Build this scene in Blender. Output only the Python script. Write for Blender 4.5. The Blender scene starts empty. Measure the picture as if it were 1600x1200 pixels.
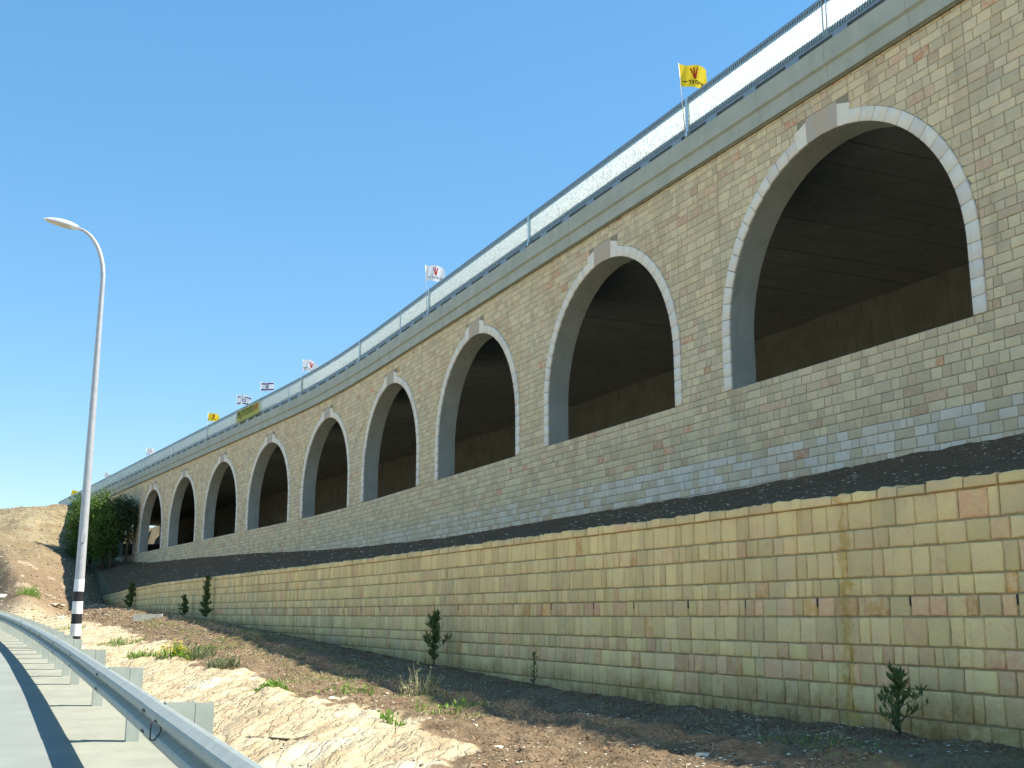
import bpy, math, random
import numpy as np
from mathutils import Vector, Matrix
random.seed(7); np.random.seed(7)
SC = bpy.context.scene
COL = SC.collection
# ------------------------------------------------------------------ camera, sky, sun, exposure
SUN_EL = 51.5; SUN_DX, SUN_DY = .909, -.417      # horizontal direction towards the sun
cam_d = bpy.data.cameras.new('camera'); cam = bpy.data.objects.new('camera', cam_d); COL.objects.link(cam)
cam_d.sensor_width = 36; cam_d.lens = 1750/1600*36; cam_d.clip_start = .05; cam_d.clip_end = 6000
cam.location = (0, 0, 1.5)
cam.rotation_euler = (math.radians(90+11.781), 0, -math.radians(24.641))
SC.camera = cam
world = bpy.data.worlds.new('World'); SC.world = world; world.use_nodes = True
wn = world.node_tree.nodes; wl = world.node_tree.links; wn.clear()
sky = wn.new('ShaderNodeTexSky'); sky.sky_type = 'NISHITA'; sky.sun_disc = False
sky.sun_elevation = math.radians(SUN_EL); sky.sun_rotation = math.atan2(SUN_DX, SUN_DY)
sky.altitude = 1500; sky.air_density = 1.3; sky.dust_density = 0; sky.ozone_density = 6
bg = wn.new('ShaderNodeBackground'); bg.inputs['Strength'].default_value = .135
wo = wn.new('ShaderNodeOutputWorld')
hs = wn.new('ShaderNodeHueSaturation'); hs.inputs['Saturation'].default_value = 1.55; hs.inputs['Hue'].default_value = .498; hs.inputs['Value'].default_value = 1.47
gm = wn.new('ShaderNodeGamma'); gm.inputs['Gamma'].default_value = .55      # even out the zenith-to-horizon contrast as hazeless bright skies show
wl.new(sky.outputs[0], gm.inputs['Color']); wl.new(gm.outputs[0], hs.inputs['Color']); wl.new(hs.outputs[0], bg.inputs[0]); wl.new(bg.outputs[0], wo.inputs[0])
sun_d = bpy.data.lights.new('sun', 'SUN'); sun_d.energy = 4.9; sun_d.angle = math.radians(.53); sun_d.color = (1, .955, .87)
sun = bpy.data.objects.new('sun', sun_d); COL.objects.link(sun); sun.location = (40, -20, 60)
_e = math.radians(SUN_EL)
sun.rotation_euler = Vector((SUN_DX*math.cos(_e), SUN_DY*math.cos(_e), math.sin(_e))).to_track_quat('Z', 'Y').to_euler()
SC.view_settings.view_transform = 'Standard'; SC.view_settings.look = 'None'
SC.view_settings.exposure = 1.08; SC.view_settings.gamma = 1; SC.view_settings.use_curve_mapping = False
SC.cycles.max_bounces = 8; SC.cycles.diffuse_bounces = 5
# ---- plan of the place: the viaduct runs along +Y at x=16 and bends left beyond y=48; the rail follows the road
def smooth(t):
    t = np.clip(t, 0, 1); return t*t*(3-2*t)
_PS = np.arange(-60, 260.01, .1)
_PH = .105*smooth((_PS-48)/20)
_PX = 16-np.concatenate([[0], np.cumsum(np.sin((_PH[1:]+_PH[:-1])/2)*.1)])
_PY = -60+np.concatenate([[0], np.cumsum(np.cos((_PH[1:]+_PH[:-1])/2)*.1)])
def vpath(s, off=0.0):          # point on the viaduct face line, off metres towards the road
    x = np.interp(s, _PS, _PX); y = np.interp(s, _PS, _PY); h = np.interp(s, _PS, _PH)
    return x-np.cos(h)*off, y-np.sin(h)*off
def vx(y): return np.interp(y, _PY, _PX)
def rail_x(y):
    y = np.asarray(y, float)
    return 1.16-np.clip(y-12, 0, 140)**2/1770-np.clip(y-152, 0, None)*.158
def zr(y): return .02*np.asarray(y, float)-.06
_ZB = ([-60, 0, 16, 21, 27, 38, 52, 77, 110, 300], [.35, .38, .40, .56, .74, 1.12, 1.48, 2.0, 2.6, 4.5])
def zb(y): return np.interp(y, *_ZB)
_VB = ([-60, 16, 21, 41, 49, 59, 70, 85, 97, 115, 125, 140, 300], [4.6, 4.6, 4.5, 4.56, 4.74, 5.02, 5.40, 5.76, 5.95, 6.8, 8.2, 10.4, 11])
_WT = ([-60, 7, 14, 18, 25, 30, 39, 52, 63, 78, 102, 118], [0, .02, .05, .08, .12, .16, .27, .42, .53, .53, .32, .2])
def wtop(y): return np.interp(y, *_WT)        # how far the wall's top climbs above its level at the near end
def vbase(y): return np.interp(y, *_VB)
_P = np.random.RandomState(5).rand(256, 256)
def vnoise(x, y):
    xi = np.floor(x).astype(int); yi = np.floor(y).astype(int); fx = x-xi; fy = y-yi
    fx = fx*fx*(3-2*fx); fy = fy*fy*(3-2*fy)
    a = _P[xi & 255, yi & 255]; b = _P[(xi+1) & 255, yi & 255]; c = _P[xi & 255, (yi+1) & 255]; d = _P[(xi+1) & 255, (yi+1) & 255]
    return (a*(1-fx)+b*fx)*(1-fy)+(c*(1-fx)+d*fx)*fy-.5
def fbm(x, y, o=4, g=.5):
    s = 0; a = 1
    for i in range(o): s = s+a*vnoise(x*2**i+17*i, y*2**i+31*i); a *= g
    return s
def edge_x(y): return 3.85+.012*np.clip(y-10, 0, 60)+.9*fbm(np.asarray(y)*.25, np.asarray(y)*0+3, 4)      # where pale rock gives way to soil
def hill(x, y):
    y0 = 58+4.2*np.clip(x, -12, 12)
    sl = .12+.012*np.clip(x, 0, 9)
    return sl*np.clip(y-y0, 0, None)+.13*np.clip(y-116, 0, None)
def ground_z(x, y, detail=True):
    x, y = np.broadcast_arrays(np.asarray(x, float), np.asarray(y, float))
    r = rail_x(y); zr_ = zr(y); b = zb(y)
    # cross section right of the rail
    t1 = (x-(r+.55))
    zA = zr_-.03+np.clip(t1, 0, None)*.02
    xe = 3.9
    zr2 = zr_+.20+.05*smooth((y-20)/40)
    u = np.clip((x-(r+.55))/np.maximum(xe-(r+.55), .1), 0, 1)
    z1 = zr_-.03+(zr2-zr_+.03)*smooth(u)
    u2 = np.clip((x-xe)/(6.3-xe), 0, 1)
    brow = b+.10+.14*smooth((y-18)/12)*(1-smooth((y-90)/15))
    z2 = zr2+(brow-zr2)*smooth(u2)
    z3 = brow+(b-brow)*smooth((x-6.5)/1.5)
    z = np.where(x < xe, z1, np.where(x < 6.4, z2, z3))
    low = z
    h = np.minimum(hill(x, y), 60)
    low = low+h*smooth((x-(r+.6))/3.0)
    # terrace between the retaining wall and the viaduct
    xv = vx(y)
    wz = 2.66+wtop(y)+.17*np.clip(y-88, 0, None)+.10*np.clip(y-116, 0, None)
    wz = np.maximum(wz, 0)
    vb = vbase(y)
    t = np.clip((x-8.35)/np.maximum(xv-8.35, .8), 0, 1)
    ter = wz+(np.maximum(vb, wz)-wz)*t**1.12
    mix = smooth((y-100)/12)             # wall dies into the bank here
    ter = np.where(x > xv+.1, np.where(x < xv+12.4, vb-.3, 13.4), ter)
    z = np.where(x < 8.27, low, ter)
    blend = smooth((x-7.0)/2.4)
    zz = low*(1-blend)+ter*blend
    z = np.where((x < xv), z*(1-mix)+zz*mix, z)
    cap = 12.9+.5*vnoise(x*.08, y*.08)+.2*np.clip(x, -30, 6)
    z = np.where(z > cap-1.5, cap-1.5+1.5*(1-np.exp(-(z-cap+1.5)/1.5)), z)
    # road side and land beyond it
    z = np.where(x < r+.45, zr_-.03, z)
    z = np.where(x < r-11, zr_-.05-.10*np.clip(r-11-x, 0, 20)+.02*np.clip(y-60, 0, 200)*smooth((r-14-x)/20), z)
    if detail:
        rock = smooth((edge_x(y)-x)/.25+.5)*smooth((x-r-.5)/.2)*(1-smooth((y-62)/14))
        soil = (1-rock)*smooth((x-r-.6)/.3)*(x < xv-.02)
        xx = .6*x+.8*y; yy = -.8*x+.6*y
        fac = vnoise(xx*1.3+5, yy*4.2); rid = .10*fbm(xx*.9+2, yy*3.4, 5, .6)+.10*(np.floor(fac*6)/6-fac)+.06*np.abs(vnoise(xx*2.2, yy*9.))+.10*fbm(x*.7, y*.8, 2)
        rg = .10*fbm(x*1.6, y*1.6, 5, .62)+.05*vnoise(x*11, y*11)*(y < 60)
        far = smooth((y-60)/40)
        rg = rg+far*(.55*fbm(x*.25, y*.25, 4, .6))*smooth((xv-1-x)/2)
        nearwall = smooth((np.abs(x-8.3)-.05)/.5)*.6+.4
        z = z+rock*rid+soil*rg*nearwall*np.where(x > 8.3, .45+.55*smooth((y-90)/20), 1)
    return z
# ------------------------------------------------------------------ helpers
def tag(o, label=None, cat=None, group=None, kind=None):
    if label: o['label'] = label
    if cat: o['category'] = cat
    if group: o['group'] = group
    if kind: o['kind'] = kind
    return o
def empty(name, loc=(0, 0, 0), **k):
    o = bpy.data.objects.new(name, None); COL.objects.link(o); o.location = loc; o.empty_display_size = .3
    return tag(o, **k)
class MB:
    def __init__(s): s.v = []; s.f = []; s.t = []; s.mi = []
    def add(s, vs, fs, tint=(.5, .5, .5), mi=0):
        n = len(s.v); s.v.extend([tuple(map(float, p)) for p in vs]); s.f.extend([tuple(i+n for i in f) for f in fs])
        s.t.extend([tint]*len(vs)); s.mi.extend([mi]*len(fs)); return s
    def box(s, x0, x1, y0, y1, z0, z1, **k):
        return s.add([(x0,y0,z0),(x1,y0,z0),(x1,y1,z0),(x0,y1,z0),(x0,y0,z1),(x1,y0,z1),(x1,y1,z1),(x0,y1,z1)],
                     [(0,3,2,1),(4,5,6,7),(0,1,5,4),(1,2,6,5),(2,3,7,6),(3,0,4,7)], **k)
    def obox(s, c, ax, ay, az, **k):      # centre and three half axes
        c, ax, ay, az = map(Vector, (c, ax, ay, az)); vs = []
        for k3 in (-1, 1):
            for (a, b) in ((-1,-1),(1,-1),(1,1),(-1,1)): vs.append(c+ax*a+ay*b+az*k3)
        return s.add(vs, [(0,3,2,1),(4,5,6,7),(0,1,5,4),(1,2,6,5),(2,3,7,6),(3,0,4,7)], **k)
    def tube(s, pts, rads, n=10, cap=True, **k):
        pts = [Vector(p) for p in pts]; vs = []; fs = []
        if not hasattr(rads, '__len__'): rads = [rads]*len(pts)
        prev = None
        for i, p in enumerate(pts):
            d = (pts[min(i+1, len(pts)-1)]-pts[max(i-1, 0)]).normalized()
            if prev is None:
                u = d.cross(Vector((0, 1, 0))) if abs(d.y) < .9 else d.cross(Vector((1, 0, 0)))
            else: u = prev-d*prev.dot(d)
            u.normalize(); prev = u; w = d.cross(u)
            for j in range(n):
                a = 2*math.pi*j/n; vs.append(p+u*math.cos(a)*rads[i]+w*math.sin(a)*rads[i])
        for i in range(len(pts)-1):
            for j in range(n):
                a = i*n+j; b = i*n+(j+1) % n; fs.append((a, b, b+n, a+n))
        if cap: fs.append(tuple(range(n))[::-1]); fs.append(tuple(range((len(pts)-1)*n, len(pts)*n)))
        return s.add(vs, fs, **k)
    def build(s, name, mats, parent=None, smooth=False, kind=None, mesh_only=False):
        me = bpy.data.meshes.new(name); me.from_pydata(s.v, [], s.f); me.update()
        mats = mats if isinstance(mats, (list, tuple)) else [mats]
        for m in mats: me.materials.append(m)
        if s.mi and max(s.mi) > 0: me.polygons.foreach_set('material_index', s.mi)
        if smooth: me.polygons.foreach_set('use_smooth', [True]*len(s.f))
        a = me.attributes.new('tint', 'FLOAT_COLOR', 'POINT')
        a.data.foreach_set('color', [c for t in s.t for c in (t[0], t[1], t[2], 1)])
        if mesh_only: return me
        o = bpy.data.objects.new(name, me); COL.objects.link(o)
        if parent:
            o.parent = parent; o.matrix_parent_inverse = Matrix.Translation(-parent.location)@Matrix()
            if parent.rotation_euler.z: o.matrix_parent_inverse = Matrix()
        if kind: o['kind'] = kind
        return o
def link_mesh(name, me, loc, parent, rz=0):
    o = bpy.data.objects.new(name, me); COL.objects.link(o); o.parent = parent; o.location = loc; o.rotation_euler.z = rz; return o
# ------------------------------------------------------------------ materials
class NT:
    def __init__(s, name, rough=.9, spec=.25, metal=0):
        s.m = bpy.data.materials.new(name); s.m.use_nodes = True; s.n = s.m.node_tree.nodes; s.l = s.m.node_tree.links
        s.b = s.n['Principled BSDF']; s.b.inputs['Roughness'].default_value = rough
        s.b.inputs['Specular IOR Level'].default_value = spec; s.b.inputs['Metallic'].default_value = metal
        s.geo = s.n.new('ShaderNodeNewGeometry').outputs['Position']
    def tint(s):
        a = s.n.new('ShaderNodeAttribute'); a.attribute_name = 'tint'; c = s.n.new('ShaderNodeSeparateColor'); s.l.new(a.outputs['Color'], c.inputs[0])
        return c.outputs
    def mapping(s, scale=(1, 1, 1), src=None, rot=(0, 0, 0), loc=(0, 0, 0)):
        m = s.n.new('ShaderNodeMapping'); m.inputs['Scale'].default_value = scale; m.inputs['Rotation'].default_value = rot; m.inputs['Location'].default_value = loc
        s.l.new(src or s.geo, m.inputs[0]); return m.outputs[0]
    def noise(s, sc, detail=4, rough=.55, vec=None, dist=0, out='Fac'):
        t = s.n.new('ShaderNodeTexNoise'); t.inputs['Scale'].default_value = sc; t.inputs['Detail'].default_value = detail
        t.inputs['Roughness'].default_value = rough; t.inputs['Distortion'].default_value = dist
        s.l.new(vec or s.geo, t.inputs['Vector']); return t.outputs[out]
    def voro(s, sc, vec=None, feat='F1', out='Distance'):
        t = s.n.new('ShaderNodeTexVoronoi'); t.feature = feat; t.inputs['Scale'].default_value = sc; s.l.new(vec or s.geo, t.inputs['Vector']); return t.outputs[out]
    def ramp(s, fac, a, b, lo=0, hi=1):
        m = s.n.new('ShaderNodeMapRange'); m.interpolation_type = 'SMOOTHSTEP'; s.l.new(fac, m.inputs['Value'])
        for k, v in zip(('From Min', 'From Max', 'To Min', 'To Max'), (a, b, lo, hi)): m.inputs[k].default_value = v
        return m.outputs[0]
    def mix(s, fac, a, b, mode='MIX'):
        m = s.n.new('ShaderNodeMix'); m.data_type = 'RGBA'; m.blend_type = mode
        for i, x in ((0, fac), (6, a), (7, b)):
            if isinstance(x, (int, float)): m.inputs[i].default_value = x
            elif isinstance(x, tuple): m.inputs[i].default_value = (*x, 1)
            else: s.l.new(x, m.inputs[i])
        return m.outputs[2]
    def node_x(s):
        q = s.n.new('ShaderNodeSeparateXYZ'); s.l.new(s.geo, q.inputs[0]); return q.outputs[0]
    def math(s, op, a, b=0.):
        m = s.n.new('ShaderNodeMath'); m.operation = op
        for i, x in enumerate((a, b)):
            if isinstance(x, (int, float)): m.inputs[i].default_value = x
            else: s.l.new(x, m.inputs[i])
        return m.outputs[0]
    def col(s, c):
        if isinstance(c, tuple): s.b.inputs['Base Color'].default_value = (*c, 1)
        else: s.l.new(c, s.b.inputs['Base Color'])
        return s
    def bump(s, h, strength=.5, dist=.01):
        b = s.n.new('ShaderNodeBump'); b.inputs['Strength'].default_value = strength; b.inputs['Distance'].default_value = dist
        s.l.new(h, b.inputs['Height']); s.l.new(b.outputs[0], s.b.inputs['Normal']); return s
def stone_mat(name, cream, cream2, pink, orange, stainlo=None, bands=False):
    n = NT(name, .92, .15); r, g, b = n.tint()[:3]
    cmb = n.n.new('ShaderNodeCombineXYZ'); n.l.new(b, cmb.inputs[0]); n.l.new(g, cmb.inputs[1]); n.l.new(r, cmb.inputs[2])
    va = n.n.new('ShaderNodeVectorMath'); va.operation = 'MULTIPLY_ADD'; n.l.new(cmb.outputs[0], va.inputs[0]); va.inputs[1].default_value = (37, 23, 51); n.l.new(n.geo, va.inputs[2])
    v = va.outputs[0]
    big = n.noise(3.2, 3, .6, v); med = n.noise(9, 5, .65, v); fine = n.noise(55, 4, .7, v)
    c = n.mix(n.ramp(big, .35, .65), cream, cream2)
    c = n.mix(n.math('MULTIPLY', n.ramp(r, .44, .78), n.ramp(med, .34, .60, .25, 1)), c, pink)
    c = n.mix(n.math('MULTIPLY', n.ramp(r, .86, .95), n.ramp(med, .42, .60)), c, orange)
    c = n.mix(n.math('MULTIPLY', n.ramp(n.noise(8, 5, .7, v, 1.5), .54, .68), n.ramp(g, .45, .8, 0, .6)), c, orange)       # veins
    c = n.mix(n.ramp(g, 0, 1, .0, .18), c, n.mix(.5, cream2, (.50, .48, .38)))                      # greyer stones
    sep = n.n.new('ShaderNodeSeparateXYZ'); n.l.new(n.geo, sep.inputs[0])
    if stainlo:
        foot = n.math('MULTIPLY_ADD', n.math('MAXIMUM', n.math('SUBTRACT', sep.outputs[1], 17.), 0.), .028); foot.node.inputs[2].default_value = .40
        zz = n.math('SUBTRACT', n.math('SUBTRACT', sep.outputs[2], foot), n.ramp(n.noise(1.3, 4, .6), .3, .7, stainlo[0], stainlo[1]))
        c = n.mix(n.math('MULTIPLY', n.ramp(zz, -.12, .36, 1, 0), n.ramp(n.noise(6, 5, .7), .36, .60, .45, 1)), c, (.50, .27, .09))
        sk = n.math('ABSOLUTE', n.math('SUBTRACT', n.math('ADD', sep.outputs[1], n.ramp(n.noise(5, 4, .6), .3, .7, -.08, .08)), 9.45))
        c = n.mix(n.math('MULTIPLY', n.ramp(sk, .01, .10, .8, 0), n.ramp(n.noise(9, 4, .6), .3, .5, .5, 1)), c, (.66, .36, .07))
        st = n.noise(1.0, 3, .6, n.mapping((2.2, 2.2, .22)))
        c = n.mix(n.math('MULTIPLY', n.ramp(st, .58, .70), .6), c, (.58, .34, .09))
    if bands:   # the lowest courses are a greyer limestone
        c = n.mix(n.math('MULTIPLY', n.ramp(sep.outputs[2], 5.33, 5.34, 1, 0), n.math('MULTIPLY', n.ramp(b, .25, .5, .12, .75), n.ramp(sep.outputs[1], 22, 60, 1, .45))), c, (.68, .64, .56))
    st2 = n.noise(1.0, 4, .65, n.mapping((1.6, 1.6, .25)))
    c = n.mix(n.ramp(st2, .50, .74, 0, .38), c, (.38, .29, .16))
    c = n.mix(n.ramp(fine, .40, .78, 0, .16), c, (.30, .26, .17))
    c = n.mix(n.ramp(n.noise(.28, 3, .6), .40, .62, 0, .22), c, (.72, .50, .26)); c = n.mix(n.ramp(n.noise(.45, 4, .65), .52, .70, 0, .25), c, (.44, .44, .35))
    vv = n.ramp(b, 0, 1, .90, 1.12); hsv = n.n.new('ShaderNodeHueSaturation'); n.l.new(c, hsv.inputs['Color']); n.l.new(vv, hsv.inputs['Value'])
    n.col(hsv.outputs[0])
    h = n.math('ADD', n.math('MULTIPLY', n.noise(16, 4, .65, v), .8), n.math('MULTIPLY', fine, .28))
    n.bump(h, .8, .02); return n.m
M = {}
M['wall_stone'] = stone_mat('retaining_limestone', (.96, .70, .29), (.90, .62, .29), (.90, .47, .25), (.82, .42, .10), (.0, .25))
M['via_stone'] = stone_mat('viaduct_limestone', (.76, .62, .37), (.69, .57, .37), (.66, .40, .27), (.66, .27, .12), None, True)
def simple(name, c, rough=.85, c2=None, sc=4, spec=.25, metal=0, bmp=0, bsc=40, bd=.004):
    n = NT(name, rough, spec, metal)
    n.col(n.mix(n.ramp(n.noise(sc, 5, .65), .3, .7), c, c2) if c2 else c)
    if bmp: n.bump(n.noise(bsc, 4, .6), bmp, bd)
    return n.m
M['mortar'] = simple('mortar', (.34, .30, .21), .95, (.26, .23, .16), 5, bmp=.5)
M['mortar_dark'] = simple('joint_mortar', (.40, .34, .20), .95, (.30, .25, .14), 5, bmp=.5)  # mortar's own colour in the retaining wall's joints
n = NT('white_dressed_stone', .85, .2); r, g, b = n.tint()[:3]
c = n.mix(n.ramp(n.noise(7, 4, .6), .3, .7), (.88, .80, .65), (.82, .74, .60)); c = n.mix(n.ramp(r, .6, .95, 0, .5), c, (.66, .58, .52))
c = n.mix(n.ramp(n.noise(1, 3, .6, n.mapping((9, 9, 1))), .55, .75, 0, .25), c, (.45, .44, .38)); n.col(c); n.bump(n.noise(60, 3), .3, .004); M['white_stone'] = n.m
n = NT('keystone_limestone', .85, .2); c = n.mix(n.ramp(n.noise(5, 5, .7), .4, .62), (.52, .44, .33), (.56, .41, .30)); n.col(n.mix(n.ramp(n.noise(2, 3), .4, .7), c, (.50, .46, .38))); n.bump(n.noise(30, 4), .5, .006); M['keystone'] = n.m
def concrete(name, a, b_, dark, streak=.5, bs=.35):
    n = NT(name, .9, .2); c = n.mix(n.ramp(n.noise(1.2, 5, .6), .3, .7), a, b_)
    c = n.mix(n.ramp(n.noise(1, 5, .7, n.mapping((3.5, 3.5, .5))), .5, .78, 0, streak), c, dark)
    c = n.mix(n.ramp(n.noise(30, 4, .7), .45, .8, 0, .3), c, dark)
    n.col(c); n.bump(n.math('ADD', n.noise(9, 4), n.math('MULTIPLY', n.noise(70, 3), .4)), bs, .008); return n.m
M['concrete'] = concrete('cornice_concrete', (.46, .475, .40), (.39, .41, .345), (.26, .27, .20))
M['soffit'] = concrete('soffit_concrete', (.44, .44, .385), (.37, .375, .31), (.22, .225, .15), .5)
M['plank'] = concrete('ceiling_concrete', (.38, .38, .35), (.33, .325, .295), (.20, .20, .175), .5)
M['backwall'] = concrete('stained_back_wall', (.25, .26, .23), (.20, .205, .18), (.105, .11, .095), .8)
M['joint'] = simple('yellow_joint_filler', (.26, .24, .15), .95, (.18, .17, .12), 3)
n = NT('galvanised_rail_steel', .38, .5, .85); n.col(n.mix(n.ramp(n.noise(25, 4), .3, .7), (.72, .77, .76), (.60, .67, .66)))
n.l.new(n.ramp(n.noise(12, 3), .3, .7, .34, .48), n.b.inputs['Roughness']); M['bar'] = n.m
M['rail_blue'] = simple('weathered_rail_steel', (.30, .36, .40), .5, (.24, .30, .33), 9, metal=.5)
n = NT('guardrail_zinc', .6, .4, .12); c = n.mix(n.ramp(n.noise(6, 5, .65), .3, .7), (.39, .405, .35), (.32, .34, .295))
c = n.mix(n.ramp(n.noise(1, 4, .7, n.mapping((.6, 3, 18))), .58, .75, 0, .4), c, (.34, .37, .35)); n.col(c); n.bump(n.noise(18, 3), .12, .004); M['zinc'] = n.m
n = NT('post_zinc', .6, .3, .2); c = n.mix(n.ramp(n.noise(5, 4, .6), .3, .7), (.44, .48, .42), (.37, .41, .365))
c = n.mix(n.ramp(n.noise(14, 5, .7), .60, .74, 0, .6), c, (.30, .25, .18)); n.col(c); M['post_zinc'] = n.m
M['black'] = simple('black_paint_and_hole_dark', (.018, .018, .022), .5, (.03, .028, .03), 9)
M['white'] = simple('white_paint', (.80, .79, .80), .5, (.66, .65, .64), 6)
M['pole'] = simple('galvanised_pole', (.46, .47, .48), .5, (.38, .40, .41), 6, metal=.2, spec=.4)
M['lamp_top'] = simple('lamp_housing', (.74, .74, .72), .4, (.66, .66, .64), 8)
M['lens'] = simple('lamp_lens', (.50, .46, .36), .25, (.42, .38, .30), 12, spec=.5)
M['bolt'] = simple('dark_bolt', (.10, .09, .09), .5)
def cloth(name, c):
    n = NT(name, .8, .1); n.col(c)
    tr = n.n.new('ShaderNodeBsdfTranslucent'); tr.inputs[0].default_value = (*c, 1); ms = n.n.new('ShaderNodeMixShader'); ms.inputs[0].default_value = .35
    out = n.n['Material Output']; n.l.new(n.b.outputs[0], ms.inputs[1]); n.l.new(tr.outputs[0], ms.inputs[2]); n.l.new(ms.outputs[0], out.inputs[0]); return n.m
M['yellow'] = cloth('yellow_cloth', (.85, .62, .04)); M['wcloth'] = cloth('white_cloth', (.82, .82, .84)); M['red'] = cloth('red_print', (.55, .05, .02))
M['blue'] = cloth('navy_print', (.03, .05, .22)); M['ink'] = cloth('dark_print', (.04, .035, .015)); M['banner'] = cloth('yellow_banner', (.50, .52, .16)); M['orange'] = cloth('orange_print', (.60, .26, .10))
M['greyprint'] = cloth('grey_print', (.22, .22, .26))
def leafm(name, a, b_, t=.3):
    n = NT(name, .6, .3); r, g, b = n.tint()[:3]; c = n.mix(r, a, b_); n.col(c)
    tr = n.n.new('ShaderNodeBsdfTranslucent'); n.l.new(c, tr.inputs[0]); ms = n.n.new('ShaderNodeMixShader'); ms.inputs[0].default_value = t
    n.l.new(n.b.outputs[0], ms.inputs[1]); n.l.new(tr.outputs[0], ms.inputs[2]); n.l.new(ms.outputs[0], n.n['Material Output'].inputs[0]); return n.m
M['tree_leaf'] = leafm('tree_leaf', (.05, .11, .02), (.13, .22, .04)); M['tree_leaf2'] = leafm('pine_leaf', (.045, .075, .03), (.10, .14, .06))
M['sap_leaf'] = leafm('sapling_leaf', (.09, .135, .04), (.21, .26, .09)); M['weed'] = leafm('weed_leaf', (.10, .24, .03), (.26, .40, .06)); M['grey_leaf'] = leafm('grey_green_leaf', (.12, .16, .07), (.24, .27, .13))
M['yflower'] = leafm('yellow_flower', (.62, .52, .02), (.80, .70, .05)); M['dry'] = leafm('dry_stalk', (.30, .20, .11), (.52, .42, .26)); M['grasses'] = leafm('short_grass', (.10, .20, .03), (.28, .33, .09))
M['debris'] = leafm('dry_debris', (.15, .075, .04), (.40, .25, .13), .1); M['straw'] = leafm('straw', (.45, .36, .18), (.70, .60, .36), .2)
M['bark'] = simple('bark', (.16, .12, .08), .95, (.09, .07, .05), 12, bmp=.8)
M['chip'] = NT('limestone_chip', .9, .15); _n = M['chip']; _t = _n.tint(); _n.col(_n.mix(_n.math('POWER', _t[0], 1.8), (.26, .20, .13), (.74, .68, .53))); _n.bump(_n.noise(60), .4, .004); M['chip'] = _n.m
M['slab'] = simple('pale_slab', (.56, .56, .46), .9, (.44, .44, .36), 8)
# ground
n = NT('ground_soil_and_rock', .97, .08); mk = n.tint(); rockm = mk[0]; farm = mk[1]; greenm = mk[2]
ns = n.noise(2.2, 6, .7); nf = n.noise(28, 5, .75); nm = n.noise(9, 5, .7)
soil = n.mix(n.ramp(ns, .35, .65), (.205, .14, .08), (.32, .235, .14)); soil = n.mix(n.ramp(nf, .3, .7), soil, (.13, .085, .05), 'MIX')
soil = n.mix(n.ramp(n.noise(48, 3, .6), .62, .72, 0, .8), soil, (.50, .42, .29)); soil = n.mix(n.ramp(nm, .5, .75, 0, .45), soil, (.34, .25, .15))
sep = n.n.new('ShaderNodeMapping'); vrot = n.mapping((1, 1, 1), rot=(0, 0, math.radians(-53))); vr = n.mapping((1.1, 5.5, 1), src=vrot)
st = n.noise(1.0, 6, .68, vr); rock = n.mix(n.ramp(st, .38, .62), (.57, .48, .31), (.40, .31, .19)); rock = n.mix(n.ramp(n.noise(1.7, 6, .72, vr, 1.2), .60, .70, 0, .85), rock, (.40, .27, .14))
wob = n.mix(.06, vrot, n.noise(3.5, 3, .6, out='Color'), 'ADD'); crk = n.voro(1.0, n.mapping((2.2, 8.5, 2.2), src=wob), 'DISTANCE_TO_EDGE'); crk2 = n.voro(1.0, n.mapping((5.5, 17, 5), src=wob), 'DISTANCE_TO_EDGE')
rock = n.mix(n.math('MULTIPLY', n.ramp(crk, .0, .05, .6, 0), n.ramp(nm, .42, .62, 0, 1)), rock, (.27, .19, .10)); rock = n.mix(n.math('MULTIPLY', n.ramp(crk2, .0, .06, .4, 0), n.ramp(nm, .4, .6)), rock, (.33, .24, .14)); rock = n.mix(n.ramp(n.noise(38, 4, .75), .45, .8, 0, .55), rock, (.50, .38, .22)); rock = n.mix(n.ramp(n.noise(1.2, 4), .52, .68, 0, .6), rock, (.66, .59, .44))
fars = n.mix(n.ramp(n.noise(.22, 6, .7), .4, .6), (.21, .17, .09), (.32, .28, .16)); fars = n.mix(n.ramp(n.noise(1.6, 6, .75), .35, .65, 0, .8), fars, (.20, .13, .08))
fars = n.mix(n.ramp(n.noise(3.2, 3, .8), .66, .72, 0, .8), fars, (.68, .61, .46)); fars = n.mix(n.ramp(n.noise(.5, 5, .7), .60, .72, 0, .5), fars, (.24, .25, .12))
soil = n.mix(n.ramp(n.node_x(), 8.28, 8.34), soil, n.mix(.45, soil, (.115, .05, .022)))  # terrace soil colour darkened to deepen the shade beyond the wall
gr = n.mix(nm, (.10, .15, .035), (.22, .23, .08))
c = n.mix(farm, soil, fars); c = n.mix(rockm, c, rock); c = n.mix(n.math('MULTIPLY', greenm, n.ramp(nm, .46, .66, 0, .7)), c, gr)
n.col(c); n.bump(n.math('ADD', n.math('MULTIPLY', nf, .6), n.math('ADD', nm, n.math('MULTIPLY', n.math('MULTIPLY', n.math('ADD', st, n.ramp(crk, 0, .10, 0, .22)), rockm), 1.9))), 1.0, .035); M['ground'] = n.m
n = NT('worn_asphalt', .9, .3); c = n.mix(n.ramp(n.noise(.7, 5, .6), .35, .65), (.255, .275, .235), (.22, .235, .205)); c = n.mix(n.ramp(n.noise(90, 3, .7), .4, .75, 0, .5), c, (.20, .20, .18))
c = n.mix(n.ramp(n.noise(.4, 4, .6, n.mapping((3, .3, 1))), .55, .7, 0, .3), c, (.26, .26, .24)); n.col(c); n.bump(n.noise(120, 3), .5, .004); M['asphalt'] = n.m
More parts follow.
